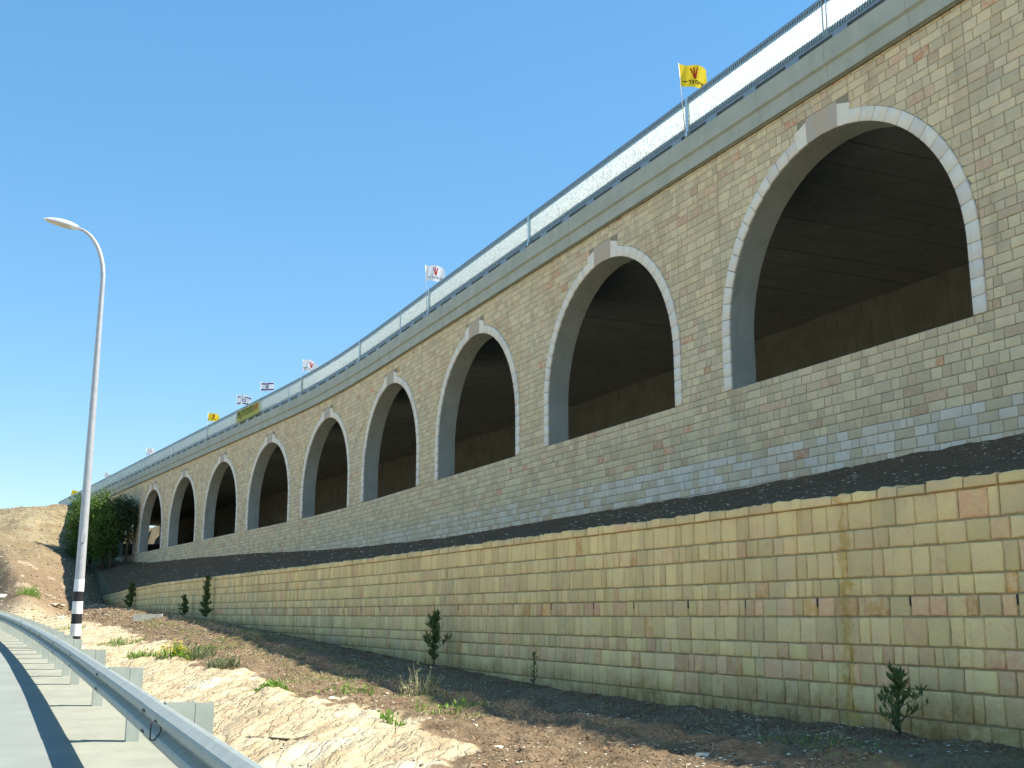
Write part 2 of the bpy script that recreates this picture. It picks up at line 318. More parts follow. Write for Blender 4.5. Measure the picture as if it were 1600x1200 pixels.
n = NT('dusty_shoulder', .95, .15); c = n.mix(n.ramp(n.noise(1.4, 6, .7), .35, .65), (.31, .305, .235), (.25, .255, .20)); c = n.mix(n.ramp(n.noise(60, 4, .75), .5, .8, 0, .5), c, (.32, .27, .18)); n.col(c); n.bump(n.noise(60, 4), .6, .006); M['shoulder'] = n.m
n = NT('worn_line_paint', .8, .2); c = n.mix(n.ramp(n.noise(14, 5, .75), .42, .6), (.50, .485, .37), (.40, .395, .32)); n.col(c); M['line'] = n.m
# ------------------------------------------------------------------ ground sheets
def grid_mesh(name, X, Y, zf, mat, tintf=None):
    X = np.asarray(X); Y = np.asarray(Y); gx, gy = np.meshgrid(X, Y)
    z = zf(gx, gy); nx, ny = len(X), len(Y)
    co = np.stack([gx, gy, z], -1).reshape(-1, 3)
    i = (np.arange(ny-1)[:, None]*nx+np.arange(nx-1)[None, :]).ravel(); F = np.stack([i, i+1, i+nx+1, i+nx], 1)
    me = bpy.data.meshes.new(name); me.vertices.add(len(co)); me.vertices.foreach_set('co', co.ravel().astype('f'))
    me.loops.add(F.size); me.loops.foreach_set('vertex_index', F.ravel().astype('i')); me.polygons.add(len(F))
    me.polygons.foreach_set('loop_start', (np.arange(len(F))*4).astype('i')); me.polygons.foreach_set('loop_total', np.full(len(F), 4, 'i'))
    me.polygons.foreach_set('use_smooth', np.ones(len(F), bool)); me.update(); me.validate()
    a = me.attributes.new('tint', 'FLOAT_COLOR', 'POINT')
    if tintf is not None: t = np.concatenate([tintf(gx, gy).reshape(-1, 3), np.ones((nx*ny, 1))], 1); a.data.foreach_set('color', t.ravel().astype('f'))
    me.materials.append(mat); o = bpy.data.objects.new(name, me); COL.objects.link(o); return o
def steps(a, b, d0, g):
    out = [a]
    while out[-1] < b: out.append(out[-1]+d0); d0 *= g
    return out
X = sorted(set(list(-np.array(steps(12, 2400, 1.5, 1.22))[::-1])+list(np.arange(-12, .9, .5))+list(np.arange(1.0, 8.2, .045))+[8.2, 8.26, 8.29, 8.36]+list(np.arange(8.45, 16.1, .10))+list(np.arange(16.3, 31, .9))+steps(31, 2400, 1.5, 1.22)))
Y = sorted(set([-2400., -900, -300, -120, -60, -30, -15, -8]+list(np.arange(-4, 4, .5))+list(np.arange(4, 26, .045))+steps(26, 175, .055, 1.010)+steps(180, 2500, 5, 1.15)))
def gtint(x, y):
    xe = edge_x(y); e = (xe-x)/.22+.5+2.6*fbm(x*2.3, y*2.3, 5, .62)
    rock = smooth(e)*(1-smooth((y-66)/12))
    rock = np.maximum(rock, .5*smooth((fbm(x*.5+9, y*.35, 4)-.22)/.12)*(y > 60)*(y < 95)*(x < 5))
    far = smooth((y-82)/30)*(x < 8.3)-.0+smooth((y-100)/15)*(x >= 8.3)+1.0*((x < rail_x(y)-11) | (x > 17))
    sx = 5.5+.0*y
    green = smooth(1-np.abs(x-(sx-.1))/.55)*smooth((fbm(x*.9, y*.45+4, 3)+.25)/.3)*(y < 30)
    green = green+smooth((fbm(x*.8+40, y*.5, 4)-.16)/.1)*(y < 60)*(x < 8)*(x > 3.4)*.8
    green = green*(1-rock)
    return np.stack([np.clip(rock, 0, 1), np.clip(far, 0, 1), np.clip(green, 0, 1)], -1)
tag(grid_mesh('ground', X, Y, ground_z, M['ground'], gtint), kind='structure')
def strip(name, x0f, x1f, ys, dz, mat, n=3):
    me = MB(); ys = list(ys); vs = []; fs = []
    for y in ys:
        r = float(rail_x(y))
        for j in range(n+1):
            x = r+x0f+(x1f-x0f)*j/n; vs.append((x, y, float(zr(y))+dz))
    for i in range(len(ys)-1):
        for j in range(n):
            a = i*(n+1)+j; fs.append((a, a+1, a+n+2, a+n+1))
    me.add(vs, fs); o = me.build(name, mat, smooth=True); o['kind'] = 'structure'; return o
ys = list(np.arange(-60, 5, 5.))+list(np.arange(5, 60, 1.))+list(np.arange(60, 230, 5.))
strip('road', -9.2, -.30, ys, -.002, M['asphalt'], 6)
strip('road_shoulder', -.32, .62, ys, -.006, M['shoulder'], 4)
strip('road_centre_line', -4.7, -4.58, ys, .004, M['white'], 1)
# ------------------------------------------------------------------ stones
def stone(poly, thick, origin, u, nrm, tint, inset=.010, bulge=.006, jit=.004, depth=.02):
    """poly: list of (a, z) in the wall plane; returns verts, faces of a rough-faced block standing proud of the mortar."""
    P = []
    k = len(poly)
    for i in range(k):
        a = poly[i]; b = poly[(i+1) % k]; L = math.hypot(b[0]-a[0], b[1]-a[1])
        P.append(a)
        if L > .12: P.append(((a[0]+b[0])/2+random.uniform(-jit, jit), (a[1]+b[1])/2+random.uniform(-jit, jit)))
    ca = sum(p[0] for p in P)/len(P); cz = sum(p[1] for p in P)/len(P)
    vs = []; k = len(P)
    for p in P: vs.append((p[0], p[1], -depth))
    pr = thick+random.uniform(-.004, .005)
    for p in P:
        d = math.hypot(p[0]-ca, p[1]-cz); f = max(.5, 1-(inset+random.uniform(0, .004))/max(d, .02))
        vs.append((ca+(p[0]-ca)*f, cz+(p[1]-cz)*f, pr+random.uniform(-.003, .003)))
    tx, tz = random.uniform(-.02, .02), random.uniform(-.02, .02)
    for p in P:
        d = math.hypot(p[0]-ca, p[1]-cz); f = max(.4, 1-(inset+.012+random.uniform(0, .006))/max(d, .02)); a_, b_ = (p[0]-ca)*f, (p[1]-cz)*f
        vs.append((ca+a_, cz+b_, pr+bulge*.5+a_*tx+b_*tz+random.uniform(-.0015, .0015)))
    vs.append((ca, cz, pr+bulge*.7+random.uniform(-.002, .003)))
    fs = []
    for i in range(k):
        j = (i+1) % k
        fs.append((i, j, k+j, k+i)); fs.append((k+i, k+j, 2*k+j, 2*k+i)); fs.append((2*k+i, 2*k+j, 3*k))
    ox, oy = origin; W = [(ox+u[0]*v[0]+nrm[0]*v[2], oy+u[1]*v[0]+nrm[1]*v[2], v[1]) for v in vs]
    return W, fs
def warp(v): return [(p[0], p[1], p[2]+float(wtop(p[1]))*min(1, max(0, (p[2]-1.0)/1.76))) for p in v]
def emit(stones, name, mat, parent, limit=300, sm=True):
    """stones: list of (distance, verts, faces, tint); the nearest become parts of their own, the rest one part"""
    stones.sort(key=lambda s: s[0]); rest = MB()
    for i, (d, v, f, t) in enumerate(stones):
        if i < limit: MB().add(v, f, tint=t).build(name, mat, parent, smooth=sm)
        else: rest.add(v, f, tint=t)
    if rest.v: rest.build(name+'s_farther_along', mat, parent, smooth=sm, kind='stuff')
def rowtint(pinkness=0):
    r = random.random()
    return (min(1, max(0, r*.55+pinkness*random.uniform(.3, 1)+(.45 if random.random() < .045 else 0))), random.random(), random.random())
# ---------------- the long retaining wall
rw = empty('retaining_wall', (8.2, 20, .4), label='long low wall of rough yellow limestone blocks beside the brown soil strip', cat='wall')
mb = MB(); yl = list(np.arange(-3, 118, 2.))
vs = []; fs = []
for y in yl:
    bz = -.6; tz = 2.69
    vs += [(8.225, y, bz), (8.225, y, tz), (8.44, y, tz), (8.44, y, bz)]
for i in range(len(yl)-1):
    a = i*4
    for j in range(3): fs.append((a+j, a+j+1, a+j+5, a+j+4))
fs.append((0, 3, 2, 1)); mb.add(warp(vs), fs); mb.build('mortar_bed', M['mortar_dark'], rw)
rows = [(2.66, 2.38, .02), (2.38, 2.17, .10), (2.17, 1.89, .05), (1.89, 1.70, .03), (1.70, 1.50, .42), (1.50, 1.22, .06), (1.22, 1.04, .30), (1.04, .82, .36), (.82, .55, .10), (.55, .30, .08), (.30, .02, .05), (.02, -.3, 0)]
st = []; weeps = []
for ri, (zt, zb_, pk) in enumerate(rows):
    y = -3+random.random()*.2; nweep = random.uniform(0, 1)
    yend = 117.
    while y < yend:
        if zt < float(zb(y))-.15: y += .5; continue
        h = zt-zb_; w = random.choice([.13, .17, .21, .24, .27, .30, .34])*(.8+h)*random.uniform(.9, 1.12)
        g = .009+random.uniform(0, .005)
        if ri == 4:
            nweep -= w
            if nweep < 0: g = .032; nweep = 1.15; weeps.append(y+.001)
        a = y+g/2; b = y+w-g/2
        jz = .003
        sk = random.uniform(-.006, .006)
        poly = [(a+sk, zb_+.007), (b, zb_+.007+random.uniform(-jz, jz)), (b+sk, zt-.007), (a, zt-.007+random.uniform(-jz, jz))]
        # wall runs along +y; facing -x
        v, f = stone([(p[0], p[1]) for p in poly], .007, (8.215, 0), (0, 1), (-1, 0), None, inset=.004, bulge=.006, jit=.006)
        dist = math.hypot(8.2, (a+b)/2) if (a+b)/2 > 6.9 else 1e3-(a+b)/2
        if (zt < float(zb(y))+.05): dist += 50
        st.append((dist, warp(v), [tuple(reversed(q)) for q in f], rowtint(pk*1.35 if y < 60 else pk*.8)))
        y += w
emit(st, 'stone_block', M['wall_stone'], rw)
for yw in weeps:
    if float(zb(yw)) < 1.4: MB().add(warp([(8.219, yw-.012, 1.60), (8.219, yw+.014, 1.60), (8.219, yw+.014, 1.695), (8.219, yw-.012, 1.695), (8.206, yw-.010, 1.61), (8.206, yw+.012, 1.61), (8.206, yw+.012, 1.69), (8.206, yw-.010, 1.69)]), [(0, 1, 5, 4), (1, 2, 6, 5), (2, 3, 7, 6), (3, 0, 4, 7), (4, 5, 6, 7)]).build('weep_hole', M['black'], rw)  # black box stands in for the darkness inside the weep hole
# cap course: thin slabs with a broken top edge
st = []; y = -3
while y < 117:
    w = random.uniform(.28, .52); g = .012; a = y+g; b = y+w-g; zt = 2.765+random.uniform(-.012, .012); k = 5
    prof = [(a+(b-a)*i/k, zt+random.uniform(-.014, .012)) for i in range(k+1)]; vs = []; fs = []
    for (x0, lo) in ((8.185, .004), (8.175, .0), (8.19, .0)):
        pass
    # rings: front bottom, front top (slightly back), back top, back bottom
    for (py, pz) in prof:
        e = random.uniform(-.006, .006); vs += [(8.185+e, py, 2.664), (8.178+e, py, 2.672), (8.180+e*1.5, py, pz-.008), (8.190+e, py, pz), (8.46, py, pz+.004), (8.46, py, 2.664)]
    for i in range(k):
        A = i*6
        for j in range(5): fs.append((A+j, A+j+1, A+j+7, A+j+6))
        fs.append((A+5, A, A+6, A+11))
    fs.append(tuple(range(5, -1, -1))); fs.append(tuple(range(k*6, k*6+6)))
    st.append((abs(y-7) if y > 6.9 else 500+abs(y), warp(vs), fs, rowtint(.04))); y += w
emit(st, 'cap_stone', M['wall_stone'], rw, 120, False)
# ---------------- the viaduct
via = empty('viaduct', (16, 20, 4.6), label='high arcaded stone viaduct with white trimmed arches crossing the whole picture', cat='viaduct')
S0, S1 = -14., 146.
CEN = [8.25+10*k for k in range(0, 13)]; RI, RO = 3.75, 4.05; SILL, SPR, TOP = 6.92, 8.28, 13.08
def arch_h(s, R):          # height of the opening's top at s, or None
    for c in CEN:
        d = abs(s-c)
        if d < R-1e-6: return SPR+math.sqrt(R*R-d*d)
    return None
def pt(s, z, off): x, y = vpath(s, off); return (float(x), float(y), z)
# masonry core: front, back, intrados
ss = set(np.round(np.arange(S0, S1+.1, 1.0), 3))
for c in CEN:
    for i in range(41): ss.add(round(c-RI*math.cos(math.pi*i/40), 4))
ss = sorted(ss); mb = MB(); D = -.7
def quad(m, a, b, c, d, mi=0): m.add([a, b, c, d], [(0, 1, 2, 3)], mi=mi)
for a, b in zip(ss, ss[1:]):
    if b-a < 1e-3: continue
    mid = (a+b)/2; inside = any(abs(mid-c) < RI for c in CEN)
    lo = 2.2
    if not inside:
        quad(mb, pt(a, lo, 0), pt(a, TOP, 0), pt(b, TOP, 0), pt(b, lo, 0)); quad(mb, pt(a, lo, D), pt(b, lo, D), pt(b, TOP, D), pt(a, TOP, D), 1)
    else:
        ha = arch_h(a, RI) or SPR; hb = arch_h(b, RI) or SPR
        quad(mb, pt(a, lo, 0), pt(a, SILL, 0), pt(b, SILL, 0), pt(b, lo, 0)); quad(mb, pt(a, ha, 0), pt(a, TOP, 0), pt(b, TOP, 0), pt(b, hb, 0))
        quad(mb, pt(a, lo, D), pt(b, lo, D), pt(b, SILL, D), pt(a, SILL, D), 1); quad(mb, pt(a, ha, D), pt(b, hb, D), pt(b, TOP, D), pt(a, TOP, D), 1)
        quad(mb, pt(a, SILL, 0), pt(a, SILL, D), pt(b, SILL, D), pt(b, SILL, 0), 1)
        
core = mb.build('masonry_core', [M['mortar'], M['soffit']], via)
for c in CEN:          # concrete lining of every arch
    mb = MB(); prof = [(c-RI, SILL), (c-RI, SPR)]+[(c-RI*math.cos(math.pi*i/32), SPR+RI*math.sin(math.pi*i/32)) for i in range(1, 32)]+[(c+RI, SPR), (c+RI, SILL)]
    vs = []; fs = []
    for (s, z) in prof: vs += [pt(s, z, .01), pt(s, z, D-.002)]
    for i in range(len(prof)-1): fs.append((2*i, 2*i+1, 2*i+3, 2*i+2))
    mb.add(vs, fs); mb.build('arch_lining', M['soffit'], via, smooth=True)
# facing stones
zrows = []; z = 2.6
random.seed(11)
while z < TOP-.05:
    h = random.choice([.17, .19, .21, .23, .26]); zrows.append((z, min(z+h, TOP-.01))); z += h
# align a joint with the sill
zrows = []; z = SILL
while z > 2.4:
    h = random.choice([.17, .19, .20, .22, .24])
    if len(zrows) > 5 and len(zrows) < 9: h = random.choice([.20, .22])
    zrows.append((z-h, z)); z -= h
z = SILL
while z < TOP-.06:
    h = random.choice([.17, .19, .21, .23, .26]); zrows.append((z, min(z+h, TOP-.005))); z += h
def outer(s):
    for c in CEN:
        d = abs(s-c)
        if d < .86: return max(SPR+math.sqrt(RO*RO-d*d), 12.64)
        if d < RO: return SPR+math.sqrt(RO*RO-d*d)
    return -1
st = []
breaks = sorted(sum([[c-RO, c-.86, c+.86, c+RO] for c in CEN], []))
SVIS = 9.0
for (z0, z1) in zrows:
    s = 0.+random.random()*.3
    zmid = (z0+z1)/2
    inrow = z1 > SILL+.01
    while s < S1-1:
        vb = float(vbase(vpath(s)[1]))
        if z1 < vb-.12 or (s > 8 and z1 < vb-.12): s += .6; continue
        w = random.choice([.20, .26, .32, .38, .44, .52])*random.uniform(.85, 1.15)
        if s > 75: w *= 1.25
        e = s+w
        # piers: snap to arch edges
        if inrow:
            for b in breaks:
                if s+1e-4 < b < e+.10: e = b; break
        a, b = s, e; s = e
        if b-a < .05: continue
        g = .005; poly = None
        if inrow:
            m = (a+b)/2; top = [x for x in (a, m, b)]
            if zmid < SPR and any(abs(m-c) < RO for c in CEN): continue
            N = 5; xs = [a+g+(b-a-2*g)*i/N for i in range(N+1)]
            bot = [(x, max(z0+g, outer(x)+g if outer(x) > 0 else z0+g)) for x in xs]
            # keep only the part of the run whose lower edge stays below the course top
            keep = [i for i, p in enumerate(bot) if p[1] < z1-.02]
            if not keep: continue
            if len(keep) < len(bot):
                i0, i1 = keep[0], keep[-1]; pts = bot[i0:i1+1]
                def cut(p, q):
                    t = (z1-.02-p[1])/(q[1]-p[1]); return (p[0]+(q[0]-p[0])*t, z1-.02)
                if i0 > 0: pts = [cut(bot[i0], bot[i0-1])]+pts
                if i1 < len(bot)-1: pts = pts+[cut(bot[i1], bot[i1+1])]
            else: pts = bot
            if pts[-1][0]-pts[0][0] < .03: continue
            flat = all(abs(p[1]-z0-g) < 1e-6 for p in pts)
            if flat: pts = [pts[0], pts[-1]]
            poly = pts+[(pts[-1][0], z1-g), (pts[0][0], z1-g)]
        else:
            poly = [(a+g, z0+g), (b-g, z0+g+random.uniform(-.003, .003)), (b-g, z1-g), (a+g, z1-g)]
        cs = (a+b)/2; ox, oy = vpath(cs); hh = float(np.interp(cs, _PS, _PH)); ux, uy = -math.sin(hh), math.cos(hh)
        v, f = stone([(p[0]-cs, p[1]) for p in poly], .009, (float(ox), float(oy)), (ux, uy), (-uy, ux), None, inset=.004, bulge=.004, jit=.004)
        d = math.hypot(float(ox), float(oy)) if cs > 12.6 else 1000
        pk = .06 if random.random() < .86 else .35
        blue = z1 < 5.5
        st.append((d, v, [tuple(reversed(q)) for q in f], rowtint(pk)))
emit(st, 'facing_stone', M['via_stone'], via)
# voussoirs, keystones
st = []
def wedge(poly, o0, o1):      # poly of (s,z), extruded from o0 to o1 outwards
    n_ = len(poly); ca = sum(p[0] for p in poly)/n_; cz = sum(p[1] for p in poly)/n_
    vs = [pt(s, z, o0) for s, z in poly]+[pt(s, z, o1-.006) for s, z in poly]+[pt(ca+(s-ca)*(1-.006/max(abs(s-ca), .03)), cz+(z-cz)*(1-.006/max(abs(z-cz), .03)), o1) for s, z in poly]
    fs = []
    for r_ in (0, n_):
        for i in range(n_): j = (i+1) % n_; fs.append((r_+i, r_+j, r_+n_+j, r_+n_+i))
    fs.append(tuple(range(2*n_, 3*n_))); return vs, [tuple(reversed(q)) for q in fs]
keys = []
for c in CEN:
    dd = abs(c) if c > 9 else 900
    for sg in (-1, 1):
        zs = np.linspace(SILL, SPR, 5)
        for z0, z1 in zip(zs, zs[1:]):
            a, b = (c-RO, c-RI+.004) if sg < 0 else (c+RI-.004, c+RO)
            v, f = wedge([(a, z0+.007), (b, z0+.007), (b, z1-.007), (a, z1-.007)], -.0, .05); st.append((dd, v, f, (random.random(),)*3))
        # arc from the springing up to the flanking stone
        th0 = math.acos(.86/RO); nst = 13
        for i in range(nst):
            t0 = th0*i/nst+.0026; t1 = th0*(i+1)/nst-.0026; q = []
            rr = RI-.004
            pts = [(rr, t0), (RO, t0), (RO, (t0+t1)/2), (RO, t1), (rr, t1), (rr, (t0+t1)/2)]
            poly = [(c+sg*R_*math.cos(t), SPR+R_*math.sin(t)) for R_, t in pts]
            if sg < 0: poly = poly[::-1]
            v, f = wedge(poly, -.0, .05); st.append((dd, v, f, (random.random(),)*3))
        q = []      # flanking stone, taller than the ring
        a0, a1, b0, b1 = .50, .84, .50, .99
        zi = lambda d: SPR+math.sqrt((RI-.004)**2-d*d)
        poly = [(c+sg*.50, zi(.50)), (c+sg*.83, zi(.83)), (c+sg*.93, 12.38), (c+sg*.52, 12.52)]
        if sg < 0: poly = poly[::-1]
        v, f = wedge(poly, -.0, .056); keys.append(('flanking_stone', v, f, 'white_stone'))
    poly = [(c-.494, SPR+math.sqrt((RI-.004)**2-.25)), (c, SPR+RI-.004), (c+.494, SPR+math.sqrt((RI-.004)**2-.25)), (c+.514, 12.60), (c-.514, 12.60)]
    v, f = wedge(poly, -.0, .052); keys.append(('keystone', v, f, 'keystone'))
emit(st, 'arch_ring_stone', M['white_stone'], via)
for nm_, v, f, m_ in keys: MB().add(v, f, tint=(.3, .5, .5)).build(nm_, M[m_], via)
# cornice of concrete panels
def sweep(name, s0, s1, prof, mat, parent, ds=2.5, gap=.0, smooth_=False, cap=True):
    nseg = max(1, int(math.ceil((s1-s0)/ds))); vs = []; fs = []; k = len(prof)
    for i in range(nseg+1):
        s = s0+(s1-s0)*i/nseg
        for (off, z) in prof: vs.append(pt(s, z, off))
    for i in range(nseg):
        for j in range(k):
            a = i*k+j; b = i*k+(j+1) % k; fs.append((a, b, b+k, a+k))
    if cap: fs.append(tuple(range(k))[::-1]); fs.append(tuple(range(nseg*k, (nseg+1)*k)))
    return MB().add(vs, fs, tint=(random.random(), random.random(), random.random())).build(name, mat, parent, smooth=smooth_)
s = S0; PL = 2.45
while s < S1-.1:
    e = min(s+PL, S1); j = .004
    sweep('cornice_panel', s+j, e-j, [(-.7, 13.10), (.13, 13.10), (.14, 13.46), (.215, 13.50), (.22, 13.97), (-.25, 13.985), (-.25, 13.6), (-.7, 13.6)], M['concrete'], via)
    s = e
sweep('joint_filler', S0, S1, [(-.6, 13.05), (.07, 13.05), (.075, 13.098), (-.6, 13.098)], M['joint'], via)
# deck, ceiling planks, back wall
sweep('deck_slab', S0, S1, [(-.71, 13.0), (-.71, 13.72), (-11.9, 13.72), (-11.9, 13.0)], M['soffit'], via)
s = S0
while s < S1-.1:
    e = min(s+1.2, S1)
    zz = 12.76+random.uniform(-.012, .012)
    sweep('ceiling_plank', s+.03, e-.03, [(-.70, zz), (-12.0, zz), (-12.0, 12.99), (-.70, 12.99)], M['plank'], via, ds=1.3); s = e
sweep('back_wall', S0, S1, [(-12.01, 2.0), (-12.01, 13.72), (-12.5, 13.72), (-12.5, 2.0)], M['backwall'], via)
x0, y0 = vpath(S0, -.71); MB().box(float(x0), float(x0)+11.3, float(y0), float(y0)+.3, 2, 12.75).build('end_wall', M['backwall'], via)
# floor inside
# ---------------- railing
rl = empty('bridge_railing', (15.9, 20, 14), label='pale steel railing of close upright bars along the top of the viaduct', cat='railing')
R0 = .10
sweep('top_rail', S0, S1, [(R0-.06, 15.06), (R0+.06, 15.06), (R0+.06, 15.13), (R0-.06, 15.13)], M['rail_blue'], rl)
sweep('bottom_rail', S0, S1, [(R0-.045, 14.12), (R0+.045, 14.12), (R0+.045, 14.17), (R0-.045, 14.17)], M['rail_blue'], rl)
bar = MB(); bar.box(-.068, .068, -.007, .007, 14.172, 15.058); barm = bar.build('baluster', M['bar'], mesh_only=True)
rest = MB(); nb = 0; s = 12.9
def head(s): return float(np.interp(s, _PS, _PH))
allb = list(np.arange(12.9, S1, .086))+list(np.arange(S0+.1, 12.85, .086))
for i, s in enumerate(allb):
    x, y = vpath(s, R0); h = head(s); lean = random.uniform(-.006, .006)+(.5 if random.random() < .003 else 0)
    if i < 300: link_mesh('baluster', barm, (float(x)-15.9, float(y)-20, -14), rl, h+lean)
    else:
        ca, sa = math.cos(h+lean), math.sin(h+lean); rest.add([(x+v[0]*ca-v[1]*sa, y+v[0]*sa+v[1]*ca, v[2]) for v in bar.v], bar.f)
rest.build('balusters_farther_along', M['bar'], rl, kind='stuff')
sweep('shade_parapet', S0, S1, [(-.30, 14.0), (-.30, 14.93), (-.42, 14.95), (-.42, 14.0)], M['backwall'], rl)  # parapet added behind the bars to shade their feet and fill the ground shadow
sweep('lit_edge_strip', S0, S1, [(.10, 13.988), (.10, 14.022), (.09, 14.022), (.09, 13.988)], M['bar'], rl)  # thin bright strip added to draw the lit line under the bars
ped = MB(); ped.box(-.05, .05, -.24, .24, 13.985, 14.118); pedm = ped.build('rail_foot', M['rail_blue'], mesh_only=True)
post = MB(); post.box(-.04, .04, -.05, .05, 13.985, 15.058); post.box(-.075, -.045, -.05, .05, 13.97, 14.10); postm = post.build('rail_post', M['bar'], mesh_only=True)
s = S0+.4
while s < S1:
    x, y = vpath(s, R0); link_mesh('rail_foot', pedm, (float(x)-15.9, float(y)-20, -14), rl, head(s)); s += 1.63
s = 23.25-9.8*3
while s < S1:
    x, y = vpath(s, R0+.09); link_mesh('rail_post', postm, (float(x)-15.9, float(y)-20, -14), rl, head(s)); s += 9.8
# ---------------- flags
WD = Vector((.909, -.417, 0)); UP = Vector((0, 0, 1)); WN = Vector((.417, .909, 0))
def glyph_strip(P, u0, v0, u1, v1, w, eps):     # a straight stroke on the cloth, both ends in cloth coordinates
    d = math.hypot(u1-u0, v1-v0) or 1; nx, ny = -(v1-v0)/d*w/2, (u1-u0)/d*w/2; n_ = 5; vs = []
    for i in range(n_+1):
        u = u0+(u1-u0)*i/n_; v = v0+(v1-v0)*i/n_
        vs += [P(u+nx, v+ny, eps), P(u-nx, v-ny, eps)]
    return vs, [(2*i, 2*i+1, 2*i+3, 2*i+2) for i in range(n_)]
def flag(s, ztop, w, h, base, prints, label, ph=0, droop=.12, lean=.0, amp=.05):
    x, y = map(float, vpath(s, R0+.09)); f = empty('flag', (x, y, 14.2), label=label, cat='flag', group='flags fixed along the bridge railing')
    tx = x-lean*.9; ty = y+lean*.4
    MB().tube([(x, y, 14.2), (tx, ty, ztop+.02)], [.016, .011], 8).build('pole', M['white'], f, smooth=True)
    T = Vector((tx, ty, ztop)); B = Vector((x, y, 14.2)); ax = (B-T).normalized()
    def P(u, v, e=0):            # u along the fly, v down the hoist (metres)
        k = u/w; wob = math.sin(k*6.5+ph+v*2.2)*amp*min(1, k*3)
        p = T+ax*v+WD*(u*(1-.06*math.sin(ph+2)))-UP*(droop*k*k*1.0+.05*math.sin(k*5+ph)*k)+WN*wob
        return p+WN*e
    nu, nv = 22, 10; vs = [P(w*i/nu, h*j/nv) for j in range(nv+1) for i in range(nu+1)]
    fs = [(j*(nu+1)+i, j*(nu+1)+i+1, (j+1)*(nu+1)+i+1, (j+1)*(nu+1)+i) for j in range(nv) for i in range(nu)]
    MB().add(vs, fs).build('cloth', M[base], f, smooth=True)
    by = {}
    for nm_, m_, strokes in prints:
        mb_ = MB()
        for (u0, v0, u1, v1, wd) in strokes:
            for e in (-.006, .006):
                v_, f_ = glyph_strip(P, u0*w, v0*h, u1*w, v1*h, wd, e); mb_.add(v_, f_)
        mb_.build(nm_, M[m_], f)
    return f
def star(cx, cy, rx, ry, wd):
    out = []
    for o in (0, math.pi):
        q = [(cx+rx*math.sin(o+2*math.pi*i/3), cy-ry*math.cos(o+2*math.pi*i/3)) for i in range(3)]
        for i in range(3): a, b = q[i], q[(i+1) % 3]; out.append((a[0], a[1], b[0], b[1], wd))
    return out
israel = [('stripe', 'blue', [(0.02, .17, .98, .17, .075)]), ('stripe', 'blue', [(0.02, .83, .98, .83, .075)]), ('star', 'blue', star(.5, .5, .13, .22, .03))]
logo = lambda c: [('emblem', c, [(.42, .14, .50, .48, .035), (.53, .10, .54, .50, .035), (.66, .12, .58, .48, .035), (.50, .48, .54, .62, .05), (.58, .48, .54, .62, .05)])]
words = lambda c: [('lettering', c, [(.36, .70, .36, .86, .022), (.30, .70, .36, .70, .022), (.42, .70, .48, .86, .022), (.50, .70, .43, .86, .022), (.55, .70, .55, .86, .022), (.55, .70, .63, .70, .022), (.63, .70, .63, .86, .022),
         (.69, .70, .69, .80, .022), (.74, .70, .80, .86, .022), (.84, .70, .80, .80, .022), (.10, .76, .26, .76, .03)])]
flag(23.4, 16.15, .78, .66, 'yellow', logo('red')+words('ink'), 'yellow flag with red strokes and dark lettering, nearest along the railing', .4, .20, .12, .07)
flag(43.1, 16.22, .80, .68, 'wcloth', logo('red')+words('greyprint'), 'white flag with a red mark and grey lettering, second nearest along the railing', 1.5, .16, .10, .07)
flag(62.3, 16.08, .84, .66, 'wcloth', logo('red')+[('lettering', 'greyprint', [(.05, .72, .5, .72, .03), (.08, .86, .75, .86, .03)])], 'white flag with red and grey marks where the railing starts to bend', 2.6, .30, .02, .10)
flag(70.0, 16.14, .86, .58, 'wcloth', israel, 'white flag with two blue stripes and a clear blue star, right of the banner', .2, .03, .02, .03)
flag(75.0, 16.14, .92, .66, 'wcloth', israel, 'creased white flag with two blue stripes above the yellow banner', 2.2, .10, .02, .10)
flag(81.9, 16.02, .82, .58, 'yellow', logo('red')[:1]+[('lettering', 'ink', [(.3, .7, .75, .72, .04)])], 'yellow flag with a red mark just left of the banner', 1.0, .22, .02, .08)
flag(100.8, 15.92, .72, .64, 'wcloth', [('emblem', 'orange', [(.5, .3, .5, .6, .05), (.7, .3, .7, .6, .05)])], 'small white flag with faint reddish marks over the tenth arch', .7, .2, .02, .06)
flag(118.8, 15.75, .95, .5, 'wcloth', [('emblem', 'greyprint', [(.2, .5, .6, .5, .05)])], 'pale drooping flag above the trees at the far end of the railing', 3.2, .55, .02, .08)
flag(137.2, 15.70, .95, .62, 'yellow', [('emblem', 'orange', [(.3, .4, .7, .6, .08)])], 'far yellow flag left of the lamp pole, last on the railing', 1.8, .2, .02, .07)
